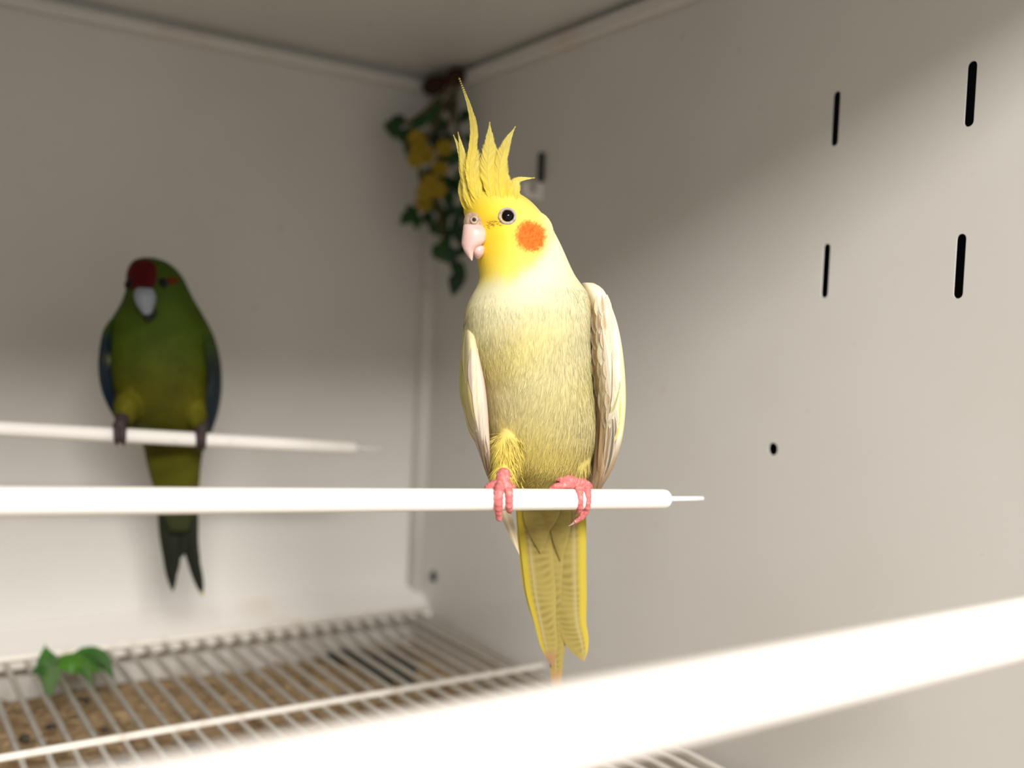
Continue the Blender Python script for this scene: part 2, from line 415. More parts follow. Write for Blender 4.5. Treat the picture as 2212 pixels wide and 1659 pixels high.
# ------------------------------------------------------------------ plant hanging in the corner
pl = empty('hanging_plant', (-.035, -.045, .59)); tag(pl, 'artificial trailing plant with yellow flowers hung in the top corner', 'plant')
PD = lambda x: PT(x, 400, 1)                             # (direction only)
def pp_(x, y, dep): return PT(x, y, dep)
stems = [[(985, 172), (975, 250), (950, 330), (945, 420), (960, 520), (985, 600)],
         [(990, 172), (940, 220), (890, 260), (850, 270)], [(985, 175), (985, 260), (1000, 340), (1010, 430), (1000, 540)],
         [(975, 200), (930, 290), (905, 350), (915, 430), (885, 465)]]
dep = [1.055, 1.045, 1.07, 1.04]
for s, d in zip(stems, dep):
    P = catmull([pp_(x, y, d - .02 * math.sin(i * .8)) for i, (x, y) in enumerate(s)], 24)
    V, Fc = tube(P, [.0022] * 24, 7); mkmesh('stem', V, Fc, M_stem, pl)
spots = [(860, 262), (845, 275), (885, 285), (905, 265), (930, 250), (885, 310), (955, 270), (900, 330), (970, 300), (960, 345), (985, 340),
         (940, 300), (925, 380), (960, 390), (985, 400), (890, 455), (900, 475), (925, 470), (945, 450), (955, 480), (975, 455), (985, 480),
         (940, 495), (965, 505), (990, 500), (960, 525), (975, 550), (990, 580), (945, 230), (975, 225), (1005, 250), (1012, 300), (1000, 540),
         (880, 470), (935, 430), (970, 430), (1005, 450), (1000, 380), (915, 300), (865, 290), (950, 545), (985, 610)]
GP = [np.array([.010, .055, .012]), np.array([.018, .075, .010]), np.array([.006, .038, .012])]
for i, (x, y) in enumerate(spots):
    d = 1.04 + random.uniform(-.03, .025); P = pp_(x, y, d)
    a = random.uniform(-2.6, -.5); L = random.uniform(.014, .022)
    dr = unit(rt * math.cos(a) + up * math.sin(a) + hz * random.uniform(-.5, .3))
    nn = unit(-hz + rt * random.uniform(-.6, .6) + ZU * random.uniform(0, .8)); g = GP[i % 3] * random.uniform(.8, 1.3)
    V, Fc, K = blade([P - dr * L * .5, P + nn * .002, P + dr * L * .6 - ZU * .003], leafw2(random.uniform(.006, .009), .4), nn, lambda u, v: g, 8, 2, .2)
    mkmesh('leaf', V, Fc, M_leaf, pl, K)
for i, (x, y) in enumerate([(905, 320), (898, 345), (920, 335), (930, 395), (918, 415), (945, 410), (960, 320), (915, 440), (950, 365), (900, 300)]):
    C_ = pp_(x, y, 1.005 + random.uniform(-.01, .01)); fl = MB()
    ax = unit(-hz + rt * random.uniform(-.4, .4) + ZU * random.uniform(-.1, .4)); e1 = unit(np.cross(ax, ZU)); e2 = np.cross(ax, e1)
    for k in range(6):
        a = k * math.pi / 3; dr = e1 * math.cos(a) + e2 * math.sin(a)
        V, Fc, K = blade([C_, C_ + dr * .005 + ax * .002, C_ + dr * .0105 + ax * .001], leafw2(.0042, .55), ax, lambda u, v: (1, 1, 1), 6, 2, .2)
        fl.add(V, Fc)
    fl.build('flower', M_petal, pl)
M_brown = newmat('dry_twig', (.045, .02, .014), .8, .1)
V, Fc = tube(catmull([PT(925, 190, 1.09), PT(975, 170, 1.05), PT(1015, 165, 1.06), PT(1040, 190, 1.08)], 20), [.008 + .003 * math.sin(i) for i in range(20)], 9)
mkmesh('twig_bundle', V, Fc, M_brown, pl)
# ------------------------------------------------------------------ birds: shared builders
def loft(rows, phi, n=72, expo=2.0, caps=True):
    """rows: (y, xl, xr, depth, half_depth). Rings are turned by phi about the vertical so that the body squares up to its perch."""
    V, Fc = [], []
    for (y, xl, xr, d, hd) in rows:
        C_ = PT((xl + xr) / 2, y, d); hw = (xr - xl) / 2 * d / F
        s = min(hd * math.sin(phi), hw * .75)
        A = math.sqrt(hw * hw - s * s) / math.cos(phi)
        ax = r0 * math.cos(phi) + hz * math.sin(phi); by = -r0 * math.sin(phi) + hz * math.cos(phi)
        for k in range(n):
            t = 2 * math.pi * k / n; c, s_ = math.cos(t), math.sin(t)
            V.append(C_ + ax * A * math.copysign(abs(c) ** (2 / expo), c) + by * hd * math.copysign(abs(s_) ** (2 / expo), s_))
    for i in range(len(rows) - 1):
        for k in range(n):
            k2 = (k + 1) % n; Fc.append((i * n + k, (i + 1) * n + k, (i + 1) * n + k2, i * n + k2))
    Fc.append(tuple(range(n))); Fc.append(tuple((len(rows) - 1) * n + k for k in range(n))[::-1])
    return V, Fc
def resample(rows, n):
    rows = [np.array(r, float) for r in rows]; ys = np.array([r[0] for r in rows]); A = np.array(rows)
    out = []
    for y in np.linspace(ys[0], ys[-1], n):
        k = min(max(np.searchsorted(ys, y) - 1, 0), len(ys) - 2); t = (y - ys[k]) / (ys[k + 1] - ys[k])
        p0, p1, p2, p3 = A[max(k - 1, 0)], A[k], A[k + 1], A[min(k + 2, len(ys) - 1)]
        h = ys[k + 1] - ys[k]
        m1 = (p2 - p0) / max(ys[k + 1] - ys[max(k - 1, 0)], 1e-6) * h; m2 = (p3 - p1) / max(ys[min(k + 2, len(ys) - 1)] - ys[k], 1e-6) * h
        q = (2*t**3-3*t*t+1)*p1 + (t**3-2*t*t+t)*m1 + (-2*t**3+3*t*t)*p2 + (t**3-t*t)*m2
        q[0] = y; out.append(q)
    return out
def ellipsoid(C_, ax, n=20, k=14):
    V, Fc = [], []
    for i in range(k + 1):
        a = -math.pi / 2 + math.pi * i / k
        for j in range(n):
            b = 2 * math.pi * j / n
            V.append(C_ + ax[0] * math.cos(a) * math.cos(b) + ax[1] * math.cos(a) * math.sin(b) + ax[2] * math.sin(a))
    for i in range(k):
        for j in range(n):
            j2 = (j + 1) % n; Fc.append((i * n + j, i * n + j2, (i + 1) * n + j2, (i + 1) * n + j))
    return V, Fc
def fuse(mb, voxel, smooth=6, fac=.5):
    """one continuous skin over overlapping closed volumes"""
    me = bpy.data.meshes.new('tmp'); me.from_pydata([tuple(v) for v in mb.V], [], mb.F)
    bm = bmesh.new(); bm.from_mesh(me); bmesh.ops.recalc_face_normals(bm, faces=bm.faces); bm.to_mesh(me); bm.free()
    o = bpy.data.objects.new('tmp', me); COL.objects.link(o)
    r_ = o.modifiers.new('r', 'REMESH'); r_.mode = 'VOXEL'; r_.voxel_size = voxel
    s = o.modifiers.new('s', 'SMOOTH'); s.factor = fac; s.iterations = smooth
    dg = bpy.context.evaluated_depsgraph_get(); dg.update()
    out = bpy.data.meshes.new_from_object(o.evaluated_get(dg)); bpy.data.objects.remove(o); bpy.data.meshes.remove(me)
    out.polygons.foreach_set('use_smooth', [True] * len(out.polygons))
    return out
def arrays(me):
    n = len(me.vertices); V = np.zeros(n * 3); me.vertices.foreach_get('co', V); N_ = np.zeros(n * 3); me.vertices.foreach_get('normal', N_)
    return V.reshape(-1, 3), N_.reshape(-1, 3)
def bvh_of(me): return BVHTree.FromPolygons([v.co[:] for v in me.vertices], [p.vertices[:] for p in me.polygons])
def hit(bvh, x, y, fallback=.55):
    h = bvh.ray_cast(Vector(CAM), Vector(ray(x, y)))
    if h[0] is None: return PT(x, y, fallback), -hz
    return np.array(h[0]), np.array(h[1])
def strands(me, colf, flow, count, lenf, width, name, parent, lift=.13, skip=None, mat=None, bend=.35):
    """short downy barbs over a skin, laid along the flow; one mesh"""
    V, N_ = arrays(me)
    tri = []
    for p in me.polygons:
        vs_ = p.vertices
        for k in range(1, len(vs_) - 1): tri.append((vs_[0], vs_[k], vs_[k + 1]))
    T = np.array(tri); A = V[T[:, 0]]; B = V[T[:, 1]]; C_ = V[T[:, 2]]
    ar = np.linalg.norm(np.cross(B - A, C_ - A), axis=1); idx = np.random.choice(len(T), count, p=ar / ar.sum())
    u_, v_ = np.random.rand(count), np.random.rand(count); fl = u_ + v_ > 1; u_[fl] = 1 - u_[fl]; v_[fl] = 1 - v_[fl]
    P = A[idx] + (B[idx] - A[idx]) * u_[:, None] + (C_[idx] - A[idx]) * v_[:, None]
    Nn = N_[T[idx, 0]]
    mb = MB()
    for p, nn in zip(P, Nn):
        x, y, d = px(p)
        if skip and skip(p, x, y): continue
        f = flow(p, nn, x, y); f = f - nn * (f @ nn); f = unit(f + .18 * np.random.randn(3)); f = unit(f - nn * (f @ nn))
        s = unit(np.cross(f, nn) + nn * random.uniform(-.25, .25)); L = lenf(p, x, y) * random.uniform(.6, 1.3); w = width * random.uniform(.6, 1.3)
        lf = lift * random.uniform(.3, 1.3); a = p - nn * .0004; b = a + f * L * .55 + nn * L * lf * .55; c = a + f * L + nn * L * lf * (1 - bend)
        k = np.array(colf(p, nn, x, y)); g = random.uniform(.84, 1.12)
        mb.add([a - s * w * .7, a + s * w * .7, b + s * w, b - s * w, c], [(0, 1, 2, 3), (3, 2, 4)], np.clip(k * g, 0, 1))
    o = mb.build(name, mat or M_plume, parent); o['kind'] = 'stuff'
    return o
def plume(pts, w, colf, nrm, barbs=46, shaft=.00035, angle=.55, wf=None):
    """a feather of a shaft and separate barbs on both sides"""
    n = barbs; C_ = catmull(pts, n); mb = MB()
    V, Fc = tube(C_, [lerp(shaft, shaft * .3, i / (n - 1)) for i in range(n)], 5); mb.add(V, Fc, colf(0, .5))
    for i in range(1, n):
        v = i / (n - 1); t = unit(C_[min(i + 1, n - 1)] - C_[i - 1]); s = unit(np.cross(t, nrm)); q = np.cross(s, t)
        ww = w * (wf(v) if wf else math.sin(math.pi * min(1, .12 + v * .88)) ** .7 * (1 - v * .35))
        bw = np.linalg.norm(C_[i] - C_[i - 1]) * .85
        for sd in (-1, 1):
            L = ww * random.uniform(.88, 1.08); dr = unit(t * angle * 2.2 + s * sd + q * random.uniform(-.1, .1)); Ls = L / max(.3, abs(dr @ s))
            a = C_[i - 1]; b = a + dr * Ls * .6 - q * .06 * L; c = a + dr * Ls - q * .1 * L + t * L * .15
            tw = unit(np.cross(dr, q)) * bw * .62
            mb.add([a - tw, a + tw, b + tw * .8, b - tw * .8, c], [(0, 1, 2, 3), (3, 2, 4)], np.array(colf(sd, v)) * random.uniform(.9, 1.06))
    return mb
def foot(name, chains, parent, mat, claws, clawmat, voxel=.00042, bumps=.10):
    mb = MB()
    for pts, rad in chains:
        n = 26; C_ = catmull([PT(*p) for p in pts], n)
        rr = [np.interp(i / (n - 1), np.linspace(0, 1, len(rad)), rad) * (1 + bumps * math.sin(i * 2.1)) for i in range(n)]
        rr = [q * 1.12 for q in rr]; V, Fc = tube(C_, rr, 12); mb.add(V, Fc)
        for e in (0, -1):
            V, Fc = ellipsoid(C_[e], [np.array([1, 0, 0]) * rr[e], np.array([0, 1, 0]) * rr[e], ZU * rr[e]], 12, 8); mb.add(V, Fc)
    me = fuse(mb, voxel, 3); me.name = name; me.materials.append(mat); o = link(name, me, parent)
    for pts, r_ in claws:
        C_ = catmull([PT(*p) for p in pts], 8); V, Fc = tube(C_, [lerp(r_, r_ * .15, i / 7) for i in range(8)], 8); mkmesh('claw', V, Fc, clawmat, o)
    return o

# ------------------------------------------------------------------ the cockatiel
PH = math.radians(20)
dp = lambda x: .5363 + (x - 1150) * .0001886             # depth of the perch axis under pixel column x
ck = empty('cockatiel', PT(1165, 1055, dp(1165)))
tag(ck, 'pale yellow cockatiel with tall crest and orange cheek, gripping the perch', 'bird')
rowsB = [(405, 1048, 1086, .551, .004), (410, 1030, 1108, .551, .0085), (418, 1014, 1126, .5505, .0130), (432, 1005, 1147, .550, .0172), (450, 1001, 1165, .550, .0195),
         (470, 1003, 1181, .550, .0205), (490, 1010, 1194, .550, .021), (510, 1018, 1205, .550, .0213), (530, 1024, 1215, .5505, .0215), (550, 1029, 1224, .551, .0217),
         (570, 1032, 1233, .552, .0222), (590, 1035, 1243, .553, .0235), (607, 1036, 1255, .554, .0255), (625, 1030, 1268, .555, .028), (645, 1019, 1275, .5555, .030),
         (670, 1008, 1277, .556, .0322), (700, 1003, 1276, .557, .034), (740, 1004, 1275, .558, .0355), (790, 1016, 1276, .5595, .0365), (840, 1034, 1279, .561, .0365),
         (890, 1046, 1283, .5625, .0355), (930, 1052, 1284, .564, .0335), (965, 1056, 1280, .566, .031), (995, 1063, 1272, .568, .0275), (1020, 1078, 1255, .571, .023),
         (1045, 1104, 1236, .574, .017), (1065, 1125, 1224, .577, .011), (1085, 1145, 1210, .580, .006), (1096, 1160, 1200, .582, .003)]
mb = MB(); V, Fc = loft(resample(rowsB, 120), PH); mb.add(V, Fc)
k_ = .55 / F
# thighs and ankle tufts, brow, cheek swell
for (x, y, d, rx, ry, rz, tx) in [(1093, 985, .5415, 31, 46, 56, 0), (1088, 1018, .535, 22, 30, 27, 0), (1243, 992, .560, 34, 44, 46, 0), (1150, 505, .541, 46, 34, 50, 0)]:
    V, Fc = ellipsoid(PT(x, y, d), [rt * rx * k_, hz * ry * k_, up * rz * k_]); mb.add(V, Fc)
body = fuse(mb, .00085, 8); body.name = 'body'; body.materials.append(M_plume)
bv = bvh_of(body)
cheek, cn = hit(bv, 1148, 510); eyeP, eyeN = hit(bv, 1096, 467)
BEAK = PT(1022, 500, .532)
headC = PT(1105, 490, .550)
CHEEK2 = headC + (headC - cheek) * np.array([1, 1, .0]) + np.array([0, 0, cheek[2] - headC[2]])
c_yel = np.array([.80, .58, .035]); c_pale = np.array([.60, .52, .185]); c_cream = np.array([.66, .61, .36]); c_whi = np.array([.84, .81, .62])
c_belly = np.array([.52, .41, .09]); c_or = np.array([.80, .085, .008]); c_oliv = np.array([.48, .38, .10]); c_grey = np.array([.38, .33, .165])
def n1(p, s, o=0):
    return .5 + .5 * math.sin(p[0] * s + o + 1.7 * math.sin(p[2] * s * .7 + o)) * math.cos(p[2] * s * .83 + 1.3 * math.sin(p[1] * s * .6 + o * 2))
def ck_col(p, nn, x, y):
    yb = 614 - .10 * (x - 1035) - max(0, x - 1115) * .62 + 3 * math.sin(x * .11) + random.uniform(-7, 7)
    wh = sst(yb + 16, yb - 26, y)                        # yellow hood
    c = lerp(c_pale, c_cream, min(1, .85 * n1(p, 75) + .45 * sst(800, 660, y))); c = lerp(c, c_grey, .45 * n1(p, 110, 3))
    db = np.linalg.norm(p - BEAK); c = lerp(c, c_whi, .6 * sst(720, 560, y) * sst(.022, .048, db))
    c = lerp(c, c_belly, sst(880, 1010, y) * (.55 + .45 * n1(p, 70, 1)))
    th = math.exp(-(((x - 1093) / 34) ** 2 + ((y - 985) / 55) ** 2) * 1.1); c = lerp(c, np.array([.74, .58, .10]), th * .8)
    hd = lerp(c_yel, np.array([.82, .70, .16]), sst(.010, .034, np.linalg.norm(p - BEAK)) * .75)
    hd = lerp(hd, c_whi, sst(.034, .050, db) * .85)
    c = lerp(c, hd, wh)
    lo = math.exp(-(((x - 1062) / 22) ** 2 + ((y - 478) / 9) ** 2)); c = lerp(c, np.array([.62, .36, .03]), .55 * lo * wh)
    ch = min(np.linalg.norm((p - cheek)), np.linalg.norm(p - CHEEK2)) / (.55 / F)
    c = lerp(c, lerp(c_or, np.array([.86, .20, .02]), random.random() * .8), sst(42, 26, ch + random.uniform(-4, 4)))
    return c
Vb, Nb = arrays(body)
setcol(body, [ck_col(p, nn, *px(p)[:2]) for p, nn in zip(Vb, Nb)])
bo = link('body', body, ck)
def ck_flow(p, nn, x, y):
    a = unit(p - BEAK); t = sst(600, 520, y)
    dn = -ZU + .25 * r0 * math.sin(x * .02) + .12 * hz
    return lerp(dn, unit(a * 1.0 - ZU * .25), t)
def ck_len(p, x, y):
    L = lerp(.0078, .0026, sst(780, 530, y))
    if np.linalg.norm(p - BEAK) < .014: L *= .55
    if abs(x - 1093) < 40 and 930 < y < 1050: L *= 1.25
    return L
def ck_skip(p, x, y):
    q = np.linalg.norm(p - eyeP) / k_
    return q < 23 or (y > 1050) or np.linalg.norm(p - (cereP + .0 * p)) / k_ < 20
cereP = PT(1023, 475, .5345)
strands(body, ck_col, ck_flow, 52000, ck_len, .00018, 'downy_plumage', ck, skip=ck_skip)
# fringe on the thigh
mb = MB()
for i in range(330):
    x = 1090 + random.uniform(-28, 36); y = random.uniform(945, 1040) if i < 130 else random.uniform(1008, 1036); x = x if i < 130 else 1086 + random.uniform(-22, 24); P, nn = hit(bv, x, y)
    f = unit(-up * 1.0 + rt * (random.uniform(-.05, .75) if i < 130 else random.uniform(-.2, .25)) - hz * .15); s = unit(np.cross(f, -hz)); L = random.uniform(.005, .009) * (1 if i < 130 else .6); w = .00018
    mb.add([P - s * w, P + s * w, P + f * L * .6 + s * w - hz * .0008, P + f * L], [(0, 1, 2), (0, 2, 3)], np.array([.72, .57, .13]) * random.uniform(.85, 1.1))
o = mb.build('thigh_fringe', M_plume, ck); o['kind'] = 'stuff'

# eye
nE = unit(eyeN * .55 - hz * .6 + rt * -.05)
Ec = eyeP + nE * .0002
V, Fc = ellipsoid(Ec - nE * .0016, [unit(np.cross(nE, ZU)) * .0035, unit(np.cross(nE, np.cross(nE, ZU))) * .0035, nE * .0032], 28, 18)
eye = mkmesh('eye', V, Fc, M_eye, ck)
def torus(C_, nn, R_, r_, mat, name, parent, sx=1.0, n=40, m_=12, wob=0):
    e1 = unit(np.cross(nn, ZU)); e2 = np.cross(nn, e1); V, Fc = [], []
    for i in range(n):
        a = 2 * math.pi * i / n; d = e1 * math.cos(a) * sx + e2 * math.sin(a); rr = r_ * (1 + wob * math.sin(a * 7) + wob * random.uniform(-1, 1))
        for j in range(m_):
            b = 2 * math.pi * j / m_; V.append(C_ + d * (R_ + rr * math.cos(b)) + nn * rr * math.sin(b))
    for i in range(n):
        for j in range(m_):
            i2, j2 = (i + 1) % n, (j + 1) % m_; Fc.append((i * m_ + j, i2 * m_ + j, i2 * m_ + j2, i * m_ + j2))
    return mkmesh(name, V, Fc, mat, parent)
torus(Ec + nE * .0001, nE, .0039, .00072, M_lid, 'eye_ring', eye, 1.06, wob=.12)
# beak and cere
def part_rows(rows, mat, name, parent, phi=0, n=36, res=40, vox=None):
    V, Fc = loft(resample(rows, res), phi, n); return mkmesh(name, V, Fc, mat, parent)
cere = part_rows([(459, 1014, 1031, .5372, .002), (463, 1008, 1036, .5366, .0036), (469, 1004, 1041, .5362, .0050), (476, 1002, 1044, .536, .0056), (484, 1001, 1046, .536, .0056), (491, 1003, 1045, .536, .005), (496, 1010, 1038, .536, .003)], M_cere, 'cere', ck)
cb = bvh_of(cere.data)
nP, nN = hit(cb, 1024, 475)
nN = unit(-hz + nN)
nos = torus(nP + nN * .0000, nN, .0016, .0007, M_cere, 'nostril_rim', cere)
V, Fc = ellipsoid(nP + nN * .0001, [unit(np.cross(nN, ZU)) * .00125, unit(np.cross(nN, np.cross(nN, ZU))) * .00125, nN * .0004], 16, 8); mkmesh('nostril', V, Fc, M_nos, cere)
ub = [(484, 1004, 1040, .5352, .003), (488, 1001, 1046, .5350, .0048), (495, 1000, 1049, .5346, .0056), (503, 999, 1051, .5342, .0058), (512, 998, 1050, .5340, .0057), (521, 997, 1047, .5338, .0053),
      (528, 997, 1040, .5336, .0047), (535, 999, 1030, .5335, .0039), (542, 1002, 1024, .5335, .0031), (550, 1007, 1022.5, .5337, .0022), (557, 1012.5, 1021.5, .5339, .0013), (563, 1018, 1020.5, .534, .0005)]
upb = part_rows(ub, M_beak, 'upper_beak', ck, res=70, n=44)
part_rows([(529, 1026, 1042, .5372, .0025), (534, 1022, 1047, .5368, .0040), (541, 1021, 1047, .5366, .0044), (548, 1022, 1045, .5366, .0041), (554, 1025, 1041, .5368, .0030), (559, 1029, 1036, .537, .0012)], M_beak, 'lower_beak', ck)
# dark bristles between cere and eye
mb = MB()
for i in range(46):
    t = random.random(); x = lerp(1046, 1080, t) + random.uniform(-3, 3); y = lerp(488, 478, t) + random.uniform(-7, 9); P, nn = hit(bv, x, y)
    a = random.uniform(-.9, .5); f = unit(rt * math.cos(a) + up * math.sin(a) * .8 + nn * .35); s = unit(np.cross(f, nn)); L = random.uniform(.0012, .0030); w = .00010
    mb.add([P - s * w, P + s * w, P + f * L + nn * .0003], [(0, 1, 2)], np.array([.16, .085, .02]) * random.uniform(.6, 1.6))
o = mb.build('lore_bristles', M_plume, ck); o['kind'] = 'stuff'

# crest
cr_root = MB(); V, Fc = ellipsoid(PT(1055, 414, .549), [rt * 36 * k_, hz * .007, up * 13 * k_]); cr_root.add(V, Fc, c_yel)
crest = cr_root.build('crest', M_plume, ck)
CR = [([(1012, 425), (1003, 380), (997, 335), (979, 290)], 9, .548), ([(1014, 425), (1004, 375), (999, 330), (989, 284)], 8, .546),
      ([(1024, 430), (1014, 375), (1021, 320), (1024, 282), (1019, 250), (1008, 212), (991, 166)], 8.5, .549), ([(1030, 432), (1024, 380), (1022, 345), (1025, 308)], 18, .545),
      ([(1062, 430), (1053, 370), (1057, 315), (1058, 262)], 15, .547), ([(1074, 430), (1068, 380), (1067, 340), (1064, 300)], 17, .549), ([(1084, 432), (1078, 385), (1084, 340), (1096, 305), (1114, 272)], 13, .551),
      ([(1092, 432), (1084, 395), (1086, 360), (1094, 328)], 14, .553), ([(1096, 435), (1104, 402), (1120, 388), (1156, 384)], 8, .553), ([(1040, 432), (1036, 405), (1034, 380), (1028, 352)], 15, .550),
      ([(1052, 432), (1049, 405), (1048, 376)], 17, .548), ([(1104, 434), (1108, 415), (1118, 398)], 11, .554), ([(1016, 440), (1008, 400), (1004, 362)], 11, .544), ([(1070, 440), (1064, 395), (1060, 345)], 20, .545),
      ([(1030, 442), (1022, 405), (1014, 368)], 17, .543), ([(1048, 446), (1046, 415), (1044, 388)], 20, .543), ([(1086, 446), (1084, 415), (1083, 385)], 18, .546), ([(1020, 452), (1012, 425), (1007, 395)], 14, .542),
      ([(1066, 452), (1064, 425), (1066, 398)], 22, .543), ([(1100, 448), (1100, 428), (1104, 408)], 16, .548), ([(1036, 456), (1030, 430), (1026, 405)], 18, .5415)]
for i in range(70):
    x = random.uniform(1006, 1114); yb_ = 428 + random.uniform(-12, 22); tx = x + (x - 1062) * .12 - 4; L_ = random.uniform(35, 75) * (1 if x < 1095 else .5)
    if 1030 < tx < 1050: L_ *= .6
    CR.append(([(x, yb_ + 10), ((x + tx) / 2, yb_ - L_ * .4), (tx, yb_ - L_)], random.uniform(11, 17), .545 + random.uniform(-.004, .006)))
for pts, w, d in CR:
    hb = bv.ray_cast(Vector(CAM), Vector(ray(*pts[0]))); dh = (np.array(hb[0]) - CAM) @ fw + .0002 if hb[0] is not None else d
    P = [PT(x, y, lerp(min(dh, d), d + .0006 * i, min(1, i / max(1, len(pts) - 1) * 1.1))) for i, (x, y) in enumerate(pts)]
    base = np.array([.86, .66, .06]); tipc = np.array([.93, .83, .27])
    nb = int(14 + 46 * min(1, len(pts) / 5))
    plume(P, w * .55 / F * (1.25 if w < 10 or len(pts) > 3 else .95), lambda sd, v: lerp(base, tipc, v), -hz, nb, .00028, .8, (lambda v: max(.05, math.sin(math.pi * min(1, .10 + v * .9)) ** .7 * (1 - v) ** .45 * 1.15)) if len(pts) > 3 else None).build('crest_feather', M_feather, crest)

# ---- wings
def ck_wing(name, rows, colf, phi):
    V, Fc = loft(resample(rows, 70), phi, 48, 2.7)
    o = mkmesh(name, V, Fc, M_plume, ck, [colf(p, *px(p)[:2]) for p in V]); return o
w_white = np.array([.80, .74, .60]); w_tan = np.array([.50, .355, .21]); w_grey = np.array([.50, .42, .33]); w_yel = np.array([.76, .70, .24]); w_dk = np.array([.20, .16, .12]); w_pink = np.array([.74, .60, .52])
def wl_col(p, x, y):
    c = lerp(np.array([.62, .56, .30]), w_pink, sst(1005, 1035, x)); c = lerp(c, w_yel * .9, sst(1020, 998, x) * .7); c = lerp(c, w_grey, sst(930, 1030, y)); return lerp(c, c_cream, sst(820, 720, y))
def wr_col(p, x, y):
    c = lerp(w_tan * 1.15, w_white, sst(1286, 1312, x)); c = lerp(c, w_yel, sst(1335, 1345, x) * .5); c = lerp(c, w_white, sst(670, 635, y) * .8); return lerp(c, w_tan * .8, sst(930, 1000, y))
rowsL = [(690, 1004, 1024, .560, .008), (715, 999, 1026, .556, .015), (740, 996, 1030, .551, .020), (780, 993, 1038, .548, .024), (820, 991, 1046, .547, .025),
         (850, 992, 1050, .547, .0245), (880, 997, 1053, .548, .024), (910, 1006, 1055, .549, .023), (940, 1017, 1057, .550, .021), (970, 1029, 1059, .552, .018), (1000, 1040, 1061, .554, .015), (1030, 1052, 1065, .557, .011), (1055, 1062, 1072, .560, .007)]
rowsR = [(612, 1258, 1282, .566, .006), (622, 1257, 1297, .566, .011), (640, 1259, 1307, .5665, .016), (665, 1262, 1316, .567, .020), (700, 1264, 1327, .568, .0225), (740, 1266, 1335, .569, .024), (780, 1268, 1340, .570, .025), (820, 1272, 1343, .571, .025),
         (860, 1277, 1344, .572, .0245), (900, 1281, 1342, .573, .0235), (940, 1282, 1337, .575, .022), (970, 1279, 1330, .577, .020), (1000, 1273, 1321, .579, .0175), (1025, 1265, 1310, .582, .0145), (1050, 1259, 1297, .585, .011), (1075, 1257, 1284, .588, .007)]
wL = ck_wing('wing', rowsL, wl_col, math.radians(8)); wR = ck_wing('wing', rowsR, wr_col, math.radians(8))
bL, bR = bvh_of(wL.data), bvh_of(wR.data)
def wfeather(bvh, parent, pts, w, base, edge, tip, off=.0006, peak=.6, fold=.25, name='feather'):
    P, Nn = [], []
    for i, (x, y) in enumerate(pts):
        q, nn = hit(bvh, x, y, None) if bvh.ray_cast(Vector(CAM), Vector(ray(x, y)))[0] else (None, None)
        P.append(q); Nn.append(nn)
    last = next((q for q in P if q is not None), PT(*pts[0], .56))
    dl = (last - CAM) @ fw
    for i, q in enumerate(P):
        if q is None: P[i] = PT(*pts[i], dl + .0015)
        else: dl = (q - CAM) @ fw; P[i] = q - unit(ray(*pts[i])) * off
    nn = unit(sum([a for a in Nn if a is not None], np.zeros(3)) * .5 - hz * 1.2)
    cf = lambda u, v: lerp(lerp(lerp(base, edge, sst(.15, .9, abs(u))), base * .72, .8 * math.exp(-(u / .13) ** 2)), tip, sst(.7, 1.0, v)) * (.93 + .07 * math.sin(v * 60 + u * 6))
    V, Fc, K = blade(P, leafw2(w * .56 / F, peak), nn, cf, 18, 3, fold)
    return mkmesh(name, V, Fc, M_feather, parent, K)
# image-right wing: coverts in rows, then long flight feathers
random.seed(11)
for row in range(8):
    y = 636 + row * 34; xl = 1268 + row * 1.6; nn_ = 4
    for j in range(nn_):
        x = xl + 6 + j * 13 + (row % 2) * 4 + random.uniform(-2, 2)
        b_, e_ = (w_tan, w_white * .92) if j <= 1 - (row % 3 == 0) else (w_tan * 1.3, w_white * 1.05) if j == 2 else (w_white, np.array([.84, .80, .52]))
        wfeather(bR, wR, [(x, y), (x + 2, y + 24), (x + 4 + random.uniform(-2, 2), y + 52)], 8.5, b_, e_, e_, .0004 + .0001 * row, .62)
for pts, w, b_, e_, t_ in [
    ([(1300, 840), (1303, 920), (1298, 1000), (1290, 1057)], 9, w_tan, w_tan * 1.25, w_tan), ([(1291, 850), (1293, 920), (1288, 1000), (1276, 1056)], 9, w_tan * 1.1, w_tan * .85, w_tan),
    ([(1312, 860), (1315, 930), (1310, 985), (1300, 1038)], 7, w_tan * .8, w_white, w_grey), ([(1322, 880), (1324, 940), (1318, 990), (1308, 1026)], 6, w_dk, w_white * .9, w_dk * 1.5),
    ([(1328, 890), (1330, 930), (1324, 975), (1314, 1010)], 5, w_dk * 1.4, w_pink, w_dk), ([(1322, 760), (1322, 830), (1317, 890), (1309, 930)], 4, w_tan * .8, w_white, w_tan),
    ([(1338, 840), (1330, 875), (1320, 905), (1310, 922)], 8, w_white, w_white * 1.05, w_white), ([(1340, 850), (1339, 890), (1334, 930), (1327, 955)], 6, w_yel, np.array([.85, .83, .40]), w_yel),
    ([(1341, 820), (1336, 850), (1326, 880), (1318, 900)], 5, np.array([.55, .52, .18]), w_white, w_yel), ([(1300, 700), (1310, 760), (1318, 830), (1320, 880)], 6, w_white, w_white * 1.06, w_white)]:
    wfeather(bR, wR, pts, w, b_, e_, t_, .0011, .55)
